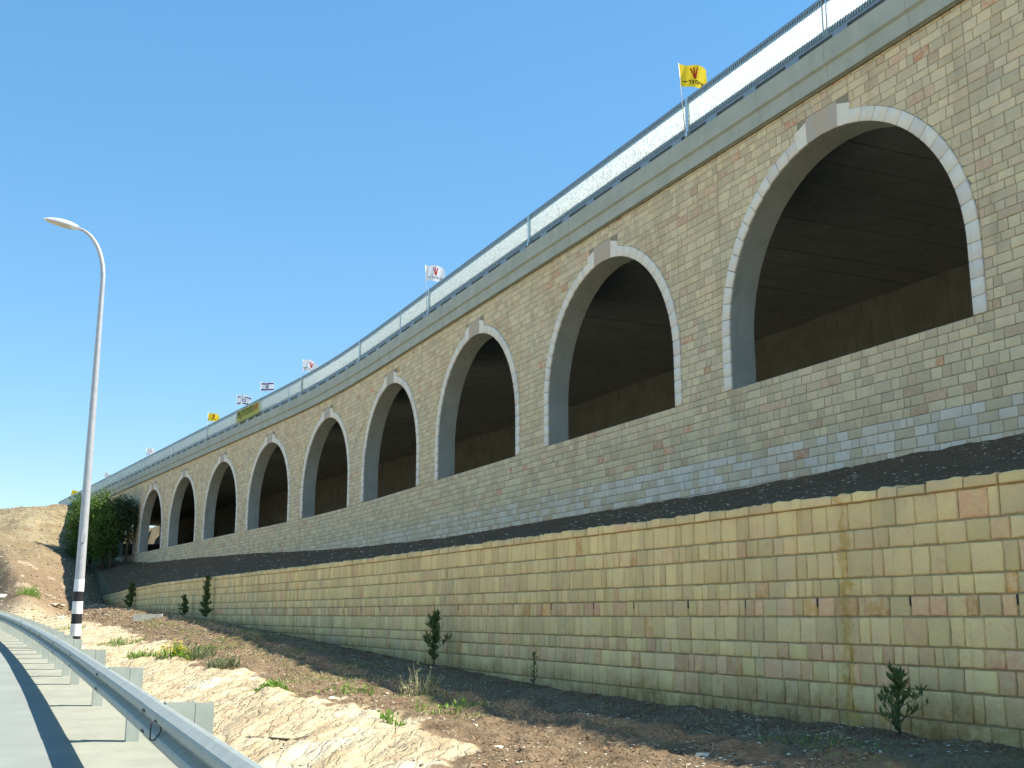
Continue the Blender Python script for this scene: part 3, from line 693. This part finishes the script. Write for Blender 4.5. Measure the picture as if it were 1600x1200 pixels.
# banner with Hebrew letters
ban = empty('banner', pt(72.1, 14.5, .2), label='yellow banner with dark Hebrew letters tied to the railing', cat='banner')
def bp(u, v, off=.19): return pt(74.5-(74.5-69.9)*u, 14.92-.78*v, off)
vs = [bp(i/12, j/3, .29+.015*math.sin(i*1.3)) for j in range(4) for i in range(13)]
MB().add(vs, [(j*13+i, (j+1)*13+i, (j+1)*13+i+1, j*13+i+1) for j in range(3) for i in range(12)]).build('cloth', M['banner'], ban)
try:
    fc = bpy.data.curves.new('letters', 'FONT'); fc.body = 'ספסחקת'[::-1]; fc.size = 1; tmp = bpy.data.objects.new('letters', fc); COL.objects.link(tmp)
    bpy.context.view_layer.update(); me = bpy.data.meshes.new_from_object(tmp.evaluated_get(bpy.context.evaluated_depsgraph_get()))
    co = np.array([v.co[:] for v in me.vertices]); lo = co.min(0); hi = co.max(0); fs = [tuple(p.vertices) for p in me.polygons]
    vs = [bp(.05+.74*(c_[0]-lo[0])/(hi[0]-lo[0]), .88-.74*(c_[1]-lo[1])/(hi[1]-lo[1]), .325) for c_ in co]
    MB().add(vs, fs).build('lettering', M['ink'], ban); bpy.data.objects.remove(tmp); bpy.data.meshes.remove(me)
except Exception as ex: print('letters', ex)
vs = [bp(u, v, .322) for u, v in ((.82, .14), (.82, .62), (.95, .62), (.95, .14))]; MB().add(vs, [(0, 1, 2, 3)]).build('orange_patch', M['orange'], ban)
# ------------------------------------------------------------------ guardrail
gr_ = empty('guardrail', (1.2, 12, .18), label='grey steel crash barrier on posts curving along the road edge', cat='guardrail')
W = [(0, .31), (-.022, .303), (-.075, .268), (-.083, .25), (-.083, .215), (-.075, .20), (-.012, .170), (-.004, .158), (-.004, .148), (-.012, .138), (-.075, .11), (-.083, .095), (-.083, .06), (-.075, .042), (-.022, .007), (0, 0)]
def beam(y0, y1, dy=.5, lap=0):
    n_ = max(2, int((y1-y0)/dy)); vs = []; fs = []; k = len(W)
    for i in range(n_+1):
        y = y0+(y1-y0)*i/n_; r = float(rail_x(y)); z = float(zr(y))+.45
        for a, b in W: vs.append((r+.083+a-lap, y, z+b))
        for a, b in W: vs.append((r+.083+a-lap+.005, y, z+b))
    for i in range(n_):
        for j in range(k-1):
            a = i*2*k+j; fs.append((a, a+1, a+1+2*k, a+2*k)); a += k; fs.append((a, a+2*k, a+1+2*k, a+1))
        for j in (0, k-1): a = i*2*k+j; fs.append((a, a+k, a+3*k, a+2*k) if j else (a, a+2*k, a+3*k, a+k))
    for e in (0, n_):
        for j in range(k-1): a = e*2*k+j; fs.append((a, a+k, a+k+1, a+1) if e else (a, a+1, a+k+1, a+k))
    return MB().add(vs, fs)
pys = [.4, 4.6, 8.8, 13.1, 17.3, 21.4]+[23.5+2.1*i for i in range(24)]
y = -7.6; i = 0
while y < 73:
    beam(y, y+4.32, lap=.006*(i % 2)).build('beam', M['zinc'], gr_); y += 4.2; i += 1
pm = MB(); pm.box(.30, .306, 0, .115, -.5, .765).box(.306, .435, 0, .006, -.5, .765).box(.429, .435, .006, .115, -.5, .765); pmm = pm.build('post', M['post_zinc'], mesh_only=True)
bm_ = MB(); bm_.box(.088, .296, .0, .006, .43, .775).box(.088, .094, .006, .12, .43, .775).box(.290, .296, .006, .12, .43, .775); bmm = bm_.build('spacer', M['post_zinc'], mesh_only=True)
bo = MB(); 
for zz in (.605,): bo.tube([(.068, .05, zz), (.083-.006, .05, zz), (.09, .05, zz)], [.018, .018, .012], 8)
bom = bo.build('bolt', M['bolt'], mesh_only=True)
for y in pys:
    r = float(rail_x(y)); z = float(zr(y)); L = (r-1.2, y-12, z-.18)
    link_mesh('post', pmm, L, gr_); link_mesh('spacer', bmm, L, gr_); link_mesh('bolt', bom, L, gr_)
y = -7.6
sb = MB()
for dz_ in (.02, .075):
    for dy in (-.05, .05):
        for zz in (.045, .125, .20, .268): sb.tube([(-.012 if zz in (.125,) else -.004, dy+dz_, zz), (-.02, dy+dz_, zz)], [.012, .008], 6)
y = -3.4+4.2
while y < 40:
    r = float(rail_x(y)); mb = MB()
    for zz, xo in ((.075, .0), (.235, .0), (.075, .0), (.235, .0)): pass
    for k_, (dy, zz) in enumerate(((.03, .08), (.03, .23), (.12, .08), (.12, .23))): mb.tube([(r-.001, y+dy, float(zr(y))+.45+zz), (r-.016, y+dy, float(zr(y))+.45+zz)], [.014, .010], 8)
    mb.build('splice_bolts', M['bolt'], gr_); y += 4.2
# slotted reflector bracket in the valley of the beam
def bracket(y):
    r = float(rail_x(y)); z = float(zr(y))+.45; mb = MB(); pts = [(0, .10), (0, .215), (.008, .224), (.03, .224), (.066, .185), (.074, .16), (.066, .135), (.03, .092), (.008, .092)]
    P_ = [(r-.045+a, y+a*.2, z+b) for a, b in pts]; mb.tube(P_+[P_[0]], .006, 6, cap=False); return mb
rf = bracket(8.55).build('bracket_loop', M['bolt'], gr_)
# ------------------------------------------------------------------ lamp post
LX, LY = 2.33, 35.0; LZ = float(ground_z(LX, LY, False))
lp = empty('street_lamp', (LX, LY, LZ), label='tall curved street lamp with black and white banded foot behind the barrier', cat='street lamp')
H = 12.5
def rad(z): return .150-.085*min(1, z/11.4)
bands = [(0.06, .30, 'black'), (.30, .64, 'white'), (.64, .92, 'black'), (.92, 1.27, 'white'), (1.27, 1.55, 'black'), (1.55, 1.90, 'white')]
for a, b, m_ in bands: MB().tube([(LX, LY, LZ+a), (LX, LY, LZ+b)], [rad(a)+.003, rad(b)+.003], 20, cap=False).build('painted_band', M[m_], lp, smooth=True)
pts = [(LX, LY, LZ-.1)]+[(LX, LY, LZ+z) for z in (1, 3, 5, 7, 9, 10.85)]; rr = [rad(p[2]-LZ) for p in pts]
# bend: quarter ellipse towards the camera's left
for i in range(1, 13):
    a = math.pi/2*i/12*.93; dx = 1.05*(1-math.cos(a)); dz = 1.72*math.sin(a)
    pts.append((LX-.909*dx, LY+.417*dx, LZ+10.85+dz)); rr.append(.074-.028*i/12)
MB().tube(pts, rr, 16).build('pole', M['pole'], lp, smooth=True)
ex = Vector(pts[-1]); dirv = (Vector(pts[-1])-Vector(pts[-2])).normalized()
hd = MB(); hv = []; hf = []; side = Vector((.417, .909, 0)); upv = side.cross(dirv)
if upv.z < 0: upv = -upv
Lh = 1.15; N1, N2 = 12, 16
def headpt(t, a, top=True):
    w = .19*(math.sin(math.pi*min(1, t*.93+.05))**.55); hgt = (.15 if math.sin(a) > 0 else .085)*(math.sin(math.pi*min(1, t*.9+.07))**.6)*(1.15-.3*t)
    return ex-dirv*.08+dirv*(t*Lh)+side*(w*math.cos(a))+upv*(hgt*math.sin(a))
for i in range(N1+1):
    for j in range(N2): hv.append(headpt(i/N1, 2*math.pi*j/N2))
for i in range(N1):
    for j in range(N2):
        a = i*N2+j; b = i*N2+(j+1) % N2; hf.append((a, b, b+N2, a+N2))
hf.append(tuple(range(N2))); hf.append(tuple(range(N1*N2, (N1+1)*N2))[::-1])
topf = [q for k_, q in enumerate(hf) if k_ >= N1*N2 or (k_ % N2) < 9]; botf = [q for k_, q in enumerate(hf) if k_ < N1*N2 and (k_ % N2) >= 8]
MB().add(hv, hf[:N1*N2+2], mi=0).build('lamp_head', M['lamp_top'], lp, smooth=True)
lv = [headpt(.22+.68*i/8, math.pi+math.pi*j/8)-upv*.012 for i in range(9) for j in range(9)]
MB().add(lv, [(i*9+j, i*9+j+1, (i+1)*9+j+1, (i+1)*9+j) for i in range(8) for j in range(8)]).build('lens', M['lens'], lp, smooth=True)
MB().tube([(LX, LY, LZ-.12), (LX, LY, LZ+.04)], [.30, .28], 16).build('concrete_footing', M['slab'], lp)
mb = MB(); mb.tube([(LX, LY, LZ+.04), (LX, LY, LZ+.058)], [.21, .21], 16)
for k_ in range(4): a = math.pi/4+k_*math.pi/2; mb.tube([(LX+.17*math.cos(a), LY+.17*math.sin(a), LZ+.058), (LX+.17*math.cos(a), LY+.17*math.sin(a), LZ+.13)], .016, 6)
mb.build('base_plate', M['bolt'], lp)
MB().box(LX-.05, LX+.05, LY-.155, LY-.13, LZ+2.95, LZ+3.2).build('inspection_door', M['pole'], lp)
# ------------------------------------------------------------------ vegetation
def leaf(mb, p, d, L, w, t=None, nrm=None):
    d = d.normalized(); nrm = nrm or Vector((random.gauss(0, 1), random.gauss(0, 1), random.gauss(0, 1)+.6)); sd = d.cross(nrm)
    if sd.length < 1e-3: return
    sd.normalize(); t = t if t is not None else random.random()
    mb.add([p, p+d*L*.45+sd*w, p+d*L, p+d*L*.45-sd*w], [(0, 1, 2, 3)], tint=(t, random.random(), random.random()))
def rv(z=0): return Vector((random.gauss(0, 1), random.gauss(0, 1), random.gauss(0, 1)+z)).normalized()
def tree(name, x, y, ztop, rx, ry, nclump, leafmat, label, trunks, group=None, lsize=.16, low=0.0):
    z0 = float(ground_z(x, y, False))-.1; t = empty(name, (x, y, z0), label=label, cat='tree'); H_ = ztop-z0
    tm = MB(); cl = []
    for (dx, dy) in trunks:
        b = Vector((x+dx, y+dy, z0)); top = Vector((x+dx*1.5+random.uniform(-.3, .3), y+dy*1.3, z0+H_*.72))
        p = [b.lerp(top, k/5)+Vector((random.uniform(-.12, .12), random.uniform(-.12, .12), 0))*(k > 0) for k in range(6)]; tm.tube(p, [.17, .14, .12, .09, .06, .03], 8)
        for k in range(9):
            q = p[1+k % 4]; e = q+Vector((random.uniform(-1, 1)*rx*.7, random.uniform(-1, 1)*ry*.7, random.uniform(.4, 1.4))); tm.tube([q, q.lerp(e, .5)+Vector((0, 0, .15)), e], [.06, .04, .015], 6); cl.append(e)
    tm.build('trunk', M['bark'], t, smooth=True)
    cm = MB(); n_ = 0
    while n_ < nclump:
        u = rv(); k = random.random()**.45; zc = low+(1-low)*.54
        c_ = Vector((x+u.x*rx*k, y+u.y*ry*k, z0+H_*(zc+u.z*(1-low)*.46*k)))
        s_ = fbm(np.array([c_.x*.8+c_.z*.35]), np.array([c_.y*.5+c_.z*.7]), 2)[0]
        if s_ < -.22: continue
        n_ += 1; rad_ = random.uniform(.25, .55); tone = min(1, max(0, .5+s_*1.2+random.uniform(-.25, .25)))
        for i in range(34):
            o = rv()*rad_*random.random()**.4; leaf(cm, c_+o, (o+rv(.3)*.3), lsize*random.uniform(.7, 1.4), lsize*.32, min(1, max(0, tone+random.uniform(-.25, .25))))
    cm.build('crown', leafmat, t); return t
tree('bushy_tree', 7.35, 106.5, 12.3, 1.9, 2.4, 330, M['tree_leaf'], 'dense bright green tree at the left end, behind the lamp pole', [(-.4, 0), (.5, .3)], lsize=.19, low=-.08)
tree('leafy_tree', 8.75, 104, 12.5, 1.7, 2.0, 300, M['tree_leaf'], 'tall leafy tree directly right of the lamp pole', [(0, 0), (.5, -.3)], lsize=.19)
tree('dark_conifer', 10.15, 103.5, 12.2, 1.25, 1.4, 230, M['tree_leaf2'], 'darkest grey green tree touching the viaduct at its farthest arches', [(.25, -.2)], lsize=.15, low=.25)
def sapling(x, y, h, w, label, mat='sap_leaf', name='sapling', n_=160, up=.7, L=.09, z=None, lean=0, group='saplings planted at the foot of the retaining wall', flat=1.0):
    z0 = (float(ground_z(x, y)) if z is None else z)-.03; t = empty(name, (x, y, z0), label=label, cat='plant', group=group)
    sm = MB(); lm = MB(); top = Vector((x+lean, y, z0+h)); b = Vector((x, y, z0)); sm.tube([b, b.lerp(top, .5)+Vector((.01, .02, 0)), top], [.014, .009, .003], 6)
    br = [(b.lerp(top, k), None) for k in np.linspace(.12, .98, 14)]; tips = []
    for (q, _) in br:
        k = (q.z-z0)/h
        for r_ in range(2):
            a = random.uniform(0, 6.28); R_ = w*(1-.8*k)*random.uniform(.25, 1.25); e = q+Vector((math.cos(a)*R_*flat, math.sin(a)*R_, R_*random.uniform(.5, 1.2))); sm.tube([q, e], [.006, .002], 4, cap=False); tips.append((q, e))
    for i in range(n_):
        q, e = random.choice(tips); p = q.lerp(e, random.random()**.7); leaf(lm, p, Vector((random.gauss(0, .6), random.gauss(0, .6), up+random.random()*.5)), L*random.uniform(.6, 1.3), L*.15)
    for i in range(n_//6): p = b.lerp(top, random.uniform(.3, 1)); leaf(lm, p, Vector((random.gauss(0, .5), random.gauss(0, .5), 1)), L, L*.13)
    sm.build('stem', M['bark'], t); lm.build('foliage', M[mat], t); return t
sapling(7.86, 8.42, .60, .32, 'young leafy sapling at the foot of the yellow wall, nearest the right edge', n_=300, L=.095)
sapling(7.82, 20.6, .95, .33, 'dark bushy sapling against the wall behind the pale thistle', n_=560, L=.12)
sapling(8.0, 16.6, .52, .09, 'thin twiggy sapling against the wall between two larger ones', n_=60, L=.07)
sapling(7.95, 73.5, 1.65, .42, 'narrow dark shrub at the low far end of the yellow wall', name='shrub', n_=700, L=.24)
sapling(7.9, 46.5, 1.75, .30, 'tall slim shrub with a thin tip against the far part of the wall', name='shrub', n_=700, L=.18)
sapling(7.8, 51.5, .9, .32, 'low round shrub in the shade left of the slim shrub', name='shrub', n_=400, L=.16)
def tuft(x, y, r, h, nb, mat, label, name='weed', cat='weed', group='weeds growing along the soil edge', spread=.5, bw=.008, flowers=0, leaves=0, lm_='weed', z=None):
    z0 = float(ground_z(x, y)); t = empty(name, (x, y, z0), label=label, cat=cat, group=group); mb = MB(); tips = []
    for i in range(nb):
        a = random.uniform(0, 6.28); q = r*random.random()**.6; px, py = x+math.cos(a)*q*1.2, y+math.sin(a)*q; pz = float(ground_z(px, py))-.01
        hh = h*random.uniform(.45, 1.1)*(1-.5*q/r); d = Vector((math.cos(a)*spread*random.random(), math.sin(a)*spread*random.random(), 1)).normalized(); e = Vector((px, py, pz))+d*hh
        b2 = Vector((random.gauss(0, 1), random.gauss(0, 1), 0)).normalized()*bw*random.uniform(.6, 1.3); m_ = Vector((px, py, pz)).lerp(e, .55)+Vector((random.gauss(0, .01), random.gauss(0, .01), 0)); tn = random.random()
        mb.add([Vector((px, py, pz))-b2, Vector((px, py, pz))+b2, m_+b2*.8, m_-b2*.8, e], [(0, 1, 2, 3), (3, 2, 4)], tint=(tn, .5, .5)); tips.append((Vector((px, py, pz)), e))
    mb.build('stalks', M[mat], t, kind='stuff')
    if leaves:
        l2 = MB()
        for i in range(leaves): a_, b_ = random.choice(tips); leaf(l2, a_.lerp(b_, random.uniform(.2, 1)), rv(.4), .05*random.uniform(.6, 1.6), .014)
        l2.build('foliage', M[lm_], t)
    if flowers:
        f2 = MB()
        for i in range(flowers):
            p = random.choice(tips)[1]+rv()*.03
            for k in range(5): a = k*1.257; leaf(f2, p, Vector((math.cos(a), math.sin(a), .4)), .035, .014, nrm=Vector((0, 0, 1)))
        f2.build('flowers', M['yflower'], t, kind='stuff')
    return t
tuft(3.6, 25.0, .30, .34, 150, 'weed', 'bright yellow flowering weed at the edge of the pale rock', flowers=130, leaves=220)
tuft(4.15, 25.3, .34, .44, 190, 'grey_leaf', 'grey green bushy weed directly right of the yellow flowers', leaves=420, lm_='grey_leaf')
tuft(3.15, 26.2, .30, .22, 150, 'grasses', 'flat green weed directly left of the yellow flowers', leaves=200)
tuft(3.98, 21.2, .24, .34, 130, 'grey_leaf', 'dusty grey green weed with a shadow on the pale rock', leaves=300, lm_='grey_leaf')
tuft(3.75, 16.3, .22, .10, 160, 'weed', 'low bright green weed patch on the pale rock edge', leaves=200)
tuft(4.15, 12.2, .12, .16, 60, 'weed', 'small green tuft nearest the camera on the soil edge', leaves=40)
tuft(3.5, 34.0, .55, .22, 320, 'grasses', 'yellow green grass clump right of the lamp foot', leaves=100)
tuft(2.2, 76.0, .55, .85, 260, 'weed', 'green bush on the bare bank left of the lamp pole', name='bush', cat='bush', leaves=800, spread=.9)
tuft(5.35, 14.6, .22, .46, 60, 'straw', 'pale dry thistle standing on the edge of the shade', name='thistle', cat='thistle', bw=.006, leaves=150, lm_='grey_leaf', spread=.45)
for (a, b, c_, d_, lb) in ((4.6, 27.0, .35, .2, 'faint green tuft among the stones behind the grey weeds'), (5.1, 12.9, .40, .12, 'green grass at the foot of the dry thistle'), (4.7, 15.6, .4, .12, 'green grass tuft left of the dry thistle'), (2.8, 46, .5, .25, 'small green weed left of the lamp foot')):
    tuft(a, b, c_, d_, 130, 'grasses', lb, leaves=60)
# short grass and dry litter: nobody could count it
def litter(name, mat, n_, xr_, yr, L, w, prob, kind='stuff', up=.3):
    mb = MB(); X_ = np.random.uniform(*xr_, n_); u = np.random.rand(n_); Y_ = yr[0]*(yr[1]/yr[0])**u; ok = prob(X_, Y_) > np.random.rand(n_); X_ = X_[ok]; Y_ = Y_[ok]; Z_ = ground_z(X_, Y_)
    for x, y, z in zip(X_, Y_, Z_):
        k = 1+max(0, y-12)*.035; leaf(mb, Vector((x, y, z-.004)), Vector((random.gauss(0, 1), random.gauss(0, 1), up*abs(random.gauss(0, 1))+.08)), L*k*random.uniform(.5, 1.5), w*k)
    return mb.build(name, M[mat], kind=kind)
soilp = lambda x, y: (x > edge_x(y)+.05)*1.0
tag(litter('dry_litter', 'debris', 42000, (3.0, 8.1), (6.5, 75), .045, .006, lambda x, y: soilp(x, y)*(.35+1.2*(fbm(x*1.2, y*1.2, 3)+.3))), 'brown dry twigs and leaf litter strewn over the soil', 'litter')
tag(litter('straw_litter', 'straw', 16000, (3.0, 7.0), (6.5, 60), .05, .004, lambda x, y: soilp(x, y)*(.3+1.5*(fbm(x*.9+7, y*.9, 3))), up=.6), 'pale straw scattered over the sunlit soil', 'litter')
tag(litter('short_grass', 'grasses', 17000, (3.6, 6.6), (7, 45), .05, .005, lambda x, y: soilp(x, y)*np.clip(smooth(1-np.abs(x-5.25)/.5)*smooth((fbm(x*.9, y*.45+4, 3)+.1)/.3)+.9*smooth((fbm(x*.8+40, y*.5, 4)-.16)/.1), 0, 1), up=1.6), 'short green grass along the edge of the shade', 'grass')
def rocks(name, n_, xr_, yr, size, prob, zoff=.3, label='', grow=.03):
    mb = MB(); X_ = np.random.uniform(*xr_, n_); Y_ = yr[0]*(yr[1]/yr[0])**np.random.rand(n_); ok = prob(X_, Y_) > np.random.rand(n_); X_ = X_[ok]; Y_ = Y_[ok]; Z_ = ground_z(X_, Y_)
    for x, y, z in zip(X_, Y_, Z_):
        r = size*(.45+1.3*random.random()**3)*(1+max(0, y-12)*grow); rock1(mb, x, y, z+r*zoff*.3, r)
    o = mb.build(name, M['chip'], kind='stuff'); tag(o, label, 'stones'); return o
def rock1(mb, x, y, z, r, flat=.6):
    v = [Vector(p) for p in ((1,0,0),(0,1,0),(-1,0,0),(0,-1,0),(.6,.6,.7),(-.6,.6,.7),(-.6,-.6,.7),(.6,-.6,.7))]; a = random.uniform(0, 6.28); ca, sa = math.cos(a), math.sin(a); out = []
    for p in v:
        p = p*random.uniform(.65, 1.15); q = Vector((p.x*1.25, p.y*.85, p.z*flat)); out.append((x+(q.x*ca-q.y*sa)*r, y+(q.x*sa+q.y*ca)*r, z+q.z*r))
    out.append((x, y, z-r*.5)); mb.add(out, [(0,1,4),(1,5,4),(1,2,5),(2,6,5),(2,3,6),(3,7,6),(3,0,7),(0,4,7),(4,5,6,7),(8,1,0),(8,2,1),(8,3,2),(8,0,3)], tint=(random.random()**.8, random.random(), random.random()))
rocks('limestone_chips', 20000, (3.2, 8.1), (6.5, 90), .013, lambda x, y: soilp(x, y)*(.4+1.4*(fbm(x*1.5, y*1.5, 3)+.2))*(1-.5*(x > 5.5)), label='small pale limestone chips scattered on the soil below the wall')
rocks('terrace_chips', 4200, (8.6, 15.8), (9, 110), .019, lambda x, y: (x < vx(y)-.2)*.8, label='pale stone chips on the dark terrace below the viaduct', grow=.02)
rocks('bank_stones', 7000, (-9, 8), (58, 150), .055, lambda x, y: (x > rail_x(y)+1)*.8, label='scattered pale stones on the bare hillside', grow=.004)
rocks('rock_fragments', 1500, (1.9, 4.4), (6, 60), .014, lambda x, y: (x < edge_x(y))*.8, label='loose fragments on the pale rock slope')
# bigger stones that stand out one by one
for i, (x, y, r, lb) in enumerate([(7.9, 12.0, .07, 'broken white stone leaning near the foot of the wall'), (7.6, 12.5, .055, 'pair-sized white stone left of the broken one by the wall'), (6.9, 9.3, .05, 'flat whitish stone lying in the shaded soil'),
        (4.7, 11.2, .06, 'rounded pinkish stone on the sunlit soil edge'), (5.3, 7.9, .07, 'whitish block at the bottom edge in the shade'), (4.5, 10.1, .05, 'cream stone at the border of soil and shade'),
        (4.2, 14.8, .05, 'pale stone beside the low green weed patch'), (6.0, 10.2, .045, 'small bright stone in the middle of the shaded soil')]):
    mb = MB(); z = float(ground_z(x, y)); rock1(mb, x, y, z, r, .7); o = mb.build('loose_stone', M['chip']); tag(o, lb, 'stone', 'larger loose stones on the soil')
for x, y, r, lb in ((3.7, 76.5, .5, 'large white rock lying on the bank left of the lamp pole'), (.75, 78.5, .6, 'pale boulder at the left edge behind the barrier')):
    mb = MB(); z = float(ground_z(x, y)); rock1(mb, x, y, z, r, .45); rock1(mb, x+.5, y+.3, z, r*.5, .5); o = mb.build('boulder', M['chip']); tag(o, lb, 'boulder')
z = float(ground_z(5.5, 44.8)); mb = MB(); mb.obox((5.5, 44.8, z+.12), (.5, -.1, .01), (.06, .3, 0), (0, 0, .12)); tag(mb.build('concrete_slab', M['slab']), 'pale flat concrete slab lying on the soil near the wall', 'slab')
mb = MB(); z = float(ground_z(2.75, 11.5)); mb.tube([(2.55, 12.2, z+.01), (2.7, 11.8, z+.03), (2.9, 11.6, z+.02), (3.1, 11.65, z+.05)], [.006, .012, .016, .006], 6); tag(mb.build('fallen_branch', M['bark']), 'short dark branch lying on the pale rock behind the barrier', 'branch')
